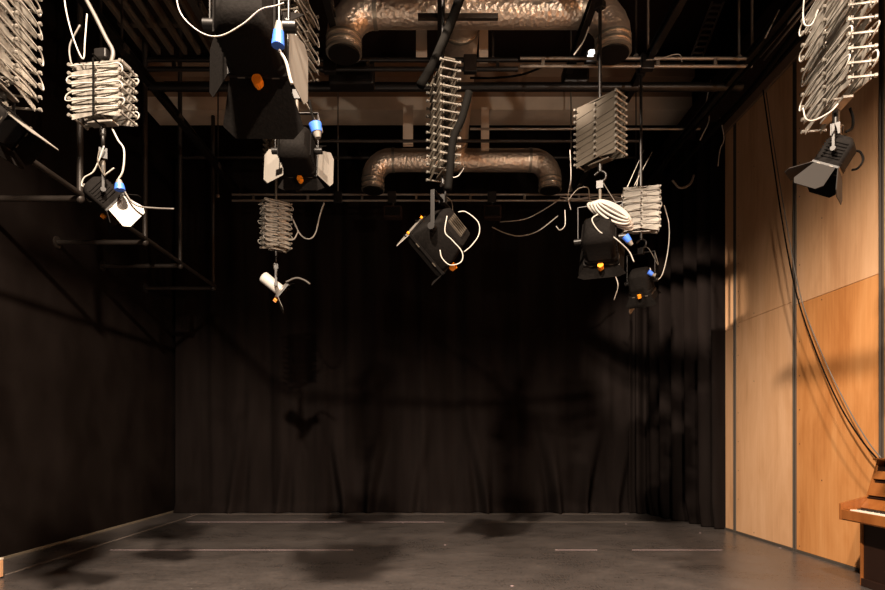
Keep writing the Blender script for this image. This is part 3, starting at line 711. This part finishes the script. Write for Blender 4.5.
# fat black sloping cables at the centre
cable(Pl([(463, -10), (448, 30), (434, 62), (420, 86)], 4.9), .04, 'cableb', 'thick black cable sloping down left across the nearer foil duct')
cable(Pl([(469, 92), (462, 118), (453, 140), (450, 170), (448, 190)], 4.6), .030, 'cableb', 'thick black cable sloping beside the tall centre pantograph')
cable(Pl([(470, 78), (492, 78), (520, 75), (545, 66)], 6.7), .012, 'cableb', 'black cable sagging before the cream ceiling beam')
cable(Pl([(300, 66), (330, 72), (360, 66)], 6.6), .012, 'cableb', 'black cable sagging at the left duct elbow')
cable(Pl([(589, 27), (583, 42), (574, 55)], 5.9), .014, 'cable', 'pale short cable hanging off the nearer foil duct')
cable(Pl([(646, 60), (660, 59), (672, 55), (680, 55), (682, 62)], 6.3), .009, 'cable', 'pale cable tail lying on the ladder bar')
cable(Pl([(450, 178), (458, 176), (464, 168)], 4.9), .008, 'cable', 'short pale cord below the tall centre pantograph')
cable(Pl([(447, 216), (445, 232), (452, 240), (462, 252), (461, 262), (450, 265), (442, 258), (440, 250)], 4.55), .008, 'cable', 'pale cord curling across the centre flood lamp')
cable(Pl([(458, 212), (466, 212), (478, 222), (479, 234), (472, 245), (464, 252)], 4.8), .008, 'cable', 'pale cord looping right of the centre flood lamp')
# loose loops of the P7 coil: one pale coil lying along the top of the lamp
t = thing('cable_coil', 'coil of pale cable tied beside the large dark lamp right of centre', 'cable coil', P(612, 212, 5.35), 0)
for k in range(7):
    pts = []
    for i in range(17):
        a = 2 * PI * i / 16; L_ = .15 + .014 * k; q = .018 + .009 * ((k * 3) % 7)
        x = L_ * math.cos(a); y = q * math.sin(a)
        pts.append(Vector((x * math.cos(.5) + y * math.sin(.5), (k - 3) * .014, -x * math.sin(.5) + y * math.cos(.5) - .004 * k)))
    MB().tube(pts, .011, n=6, step=3).build('loop', M['cable'], t, smooth=180)
cable(Pl([(598, 214), (592, 220), (600, 232), (612, 236), (628, 250), (634, 262)], 5.3), .011, 'cable', 'pale cable with blue plug leaving the coil', plug=(P(625, 236, 5.25), P(632, 245, 5.25), .034, 'blue'))
cable(Pl([(614, 300), (618, 285), (614, 270), (622, 262)], 6.3), .010, 'cable', 'pale cable trailing down beside the slim lamp')
cable(Pl([(650, 268), (652, 274), (656, 274)], 6.4), .010, 'cable', 'stub of cable with blue plug beside the slim lamp', plug=(P(648, 272, 6.35), P(655, 276, 6.35), .03, 'blue'))
for i, (x0_, x1_) in enumerate(((560, 640), (565, 632), (572, 628))):
    cable(Pl([(x0_, 197 + i * 2), (600, 201 - i * 3), (x1_, 197 + i)], 9.4), .014, 'cable', 'pale cables bundled along the right end of the farthest bar', group='cables bundled on the farthest bar')
for i, (a_, b_) in enumerate((((644, 150), (626, 190)), ((652, 152), (634, 186)), ((640, 168), (636, 190)))):
    cable([P(*a_, 6.9), P(*b_, 6.5)], .008, 'cable', 'pale cords rising from the plated pantograph to the track', group='cords above the plated pantograph')
# long cables hanging down the plywood to the piano
Xw = 4.28
def wallpt(x, y):
    D = Xw * FPX / (x - VX); return Vector((Xw, D, CH + (VY - y) / FPX * D))
cable([wallpt(*p) for p in ((763, 90), (773, 160), (784, 232), (797, 296), (816, 352), (838, 402), (860, 438), (879, 461))], 0.008, 'cableb', 'long black cable hanging down the plywood to the piano, left one')
Xw = 4.32
cable([wallpt(*p) for p in ((766, 92), (776, 160), (788, 232), (801, 298), (822, 354), (846, 404), (867, 440), (881, 458))], 0.006, 'cableg', 'long grey cable hanging down the plywood to the piano, right one')
# dark rails of cabling along the right grid edge
for k, (x_, z_, r_) in enumerate(((3.5, 5.36, .03), (3.6, 5.44, .022), (3.25, 5.33, .02))):
    cable([Vector((x_ + .03 * math.sin(y * 2 + k), y, z_ - .05 * abs(math.sin(y * 1.7 + k)))) for y in [4.5 + .5 * i for i in range(11)]], r_, 'cableb', 'thick dark cables draped along the rightmost ceiling track', group='cables draped on the rightmost track', step=4)

# unseen barrel and cables placed to cast shadows on the plywood and drape
t = thing('lighting_barrel', 'short unseen barrel placed high at the right to shade a band of the plywood', 'pipe', (1.47, 2.3, 4.5))
MB().cyl((0, 0, 0), (0, 1.45, 0), .03).build('barrel', M['pipe'], t, smooth=40)
for y in (.15, 1.3): MB().cyl((0, y, 0), (0, y, ZC - 4.5), .008, n=8).build('hanging_rod', M['pipe'], t, smooth=40)
for k, L in enumerate((((-2.3, 5.5), (-1.7, 4.98), (-1.2, 4.90), (-.6, 4.86), (0, 4.87), (.5, 4.93), (.8, 5.15), (1.5, 5.55)),
                       ((-.4, 5.5), (-.2, 4.85), (.1, 4.68), (.4, 4.68), (.7, 4.9), (1.5, 5.55)),
                       ((-1.05, 5.5), (-.3, 5.0), (.0, 4.76), (.3, 4.74), (.6, 4.85), (.9, 5.15), (1.5, 5.55)))):
    cable([(x, 4.25 + .03 * k, z) for x, z in L], .022 if k == 0 else .014, 'cableb', 'unseen black cables sagging between the front tracks, placed to shade the rear drape', group='unseen shadow casting cables')
a, b = P(418, 17, 5.8), P(498, 17, 5.8)
MB().box((a + b) / 2 - FD0, ((b - a).length, .04, .05)).build('support_bar', M['pipe'], FD)
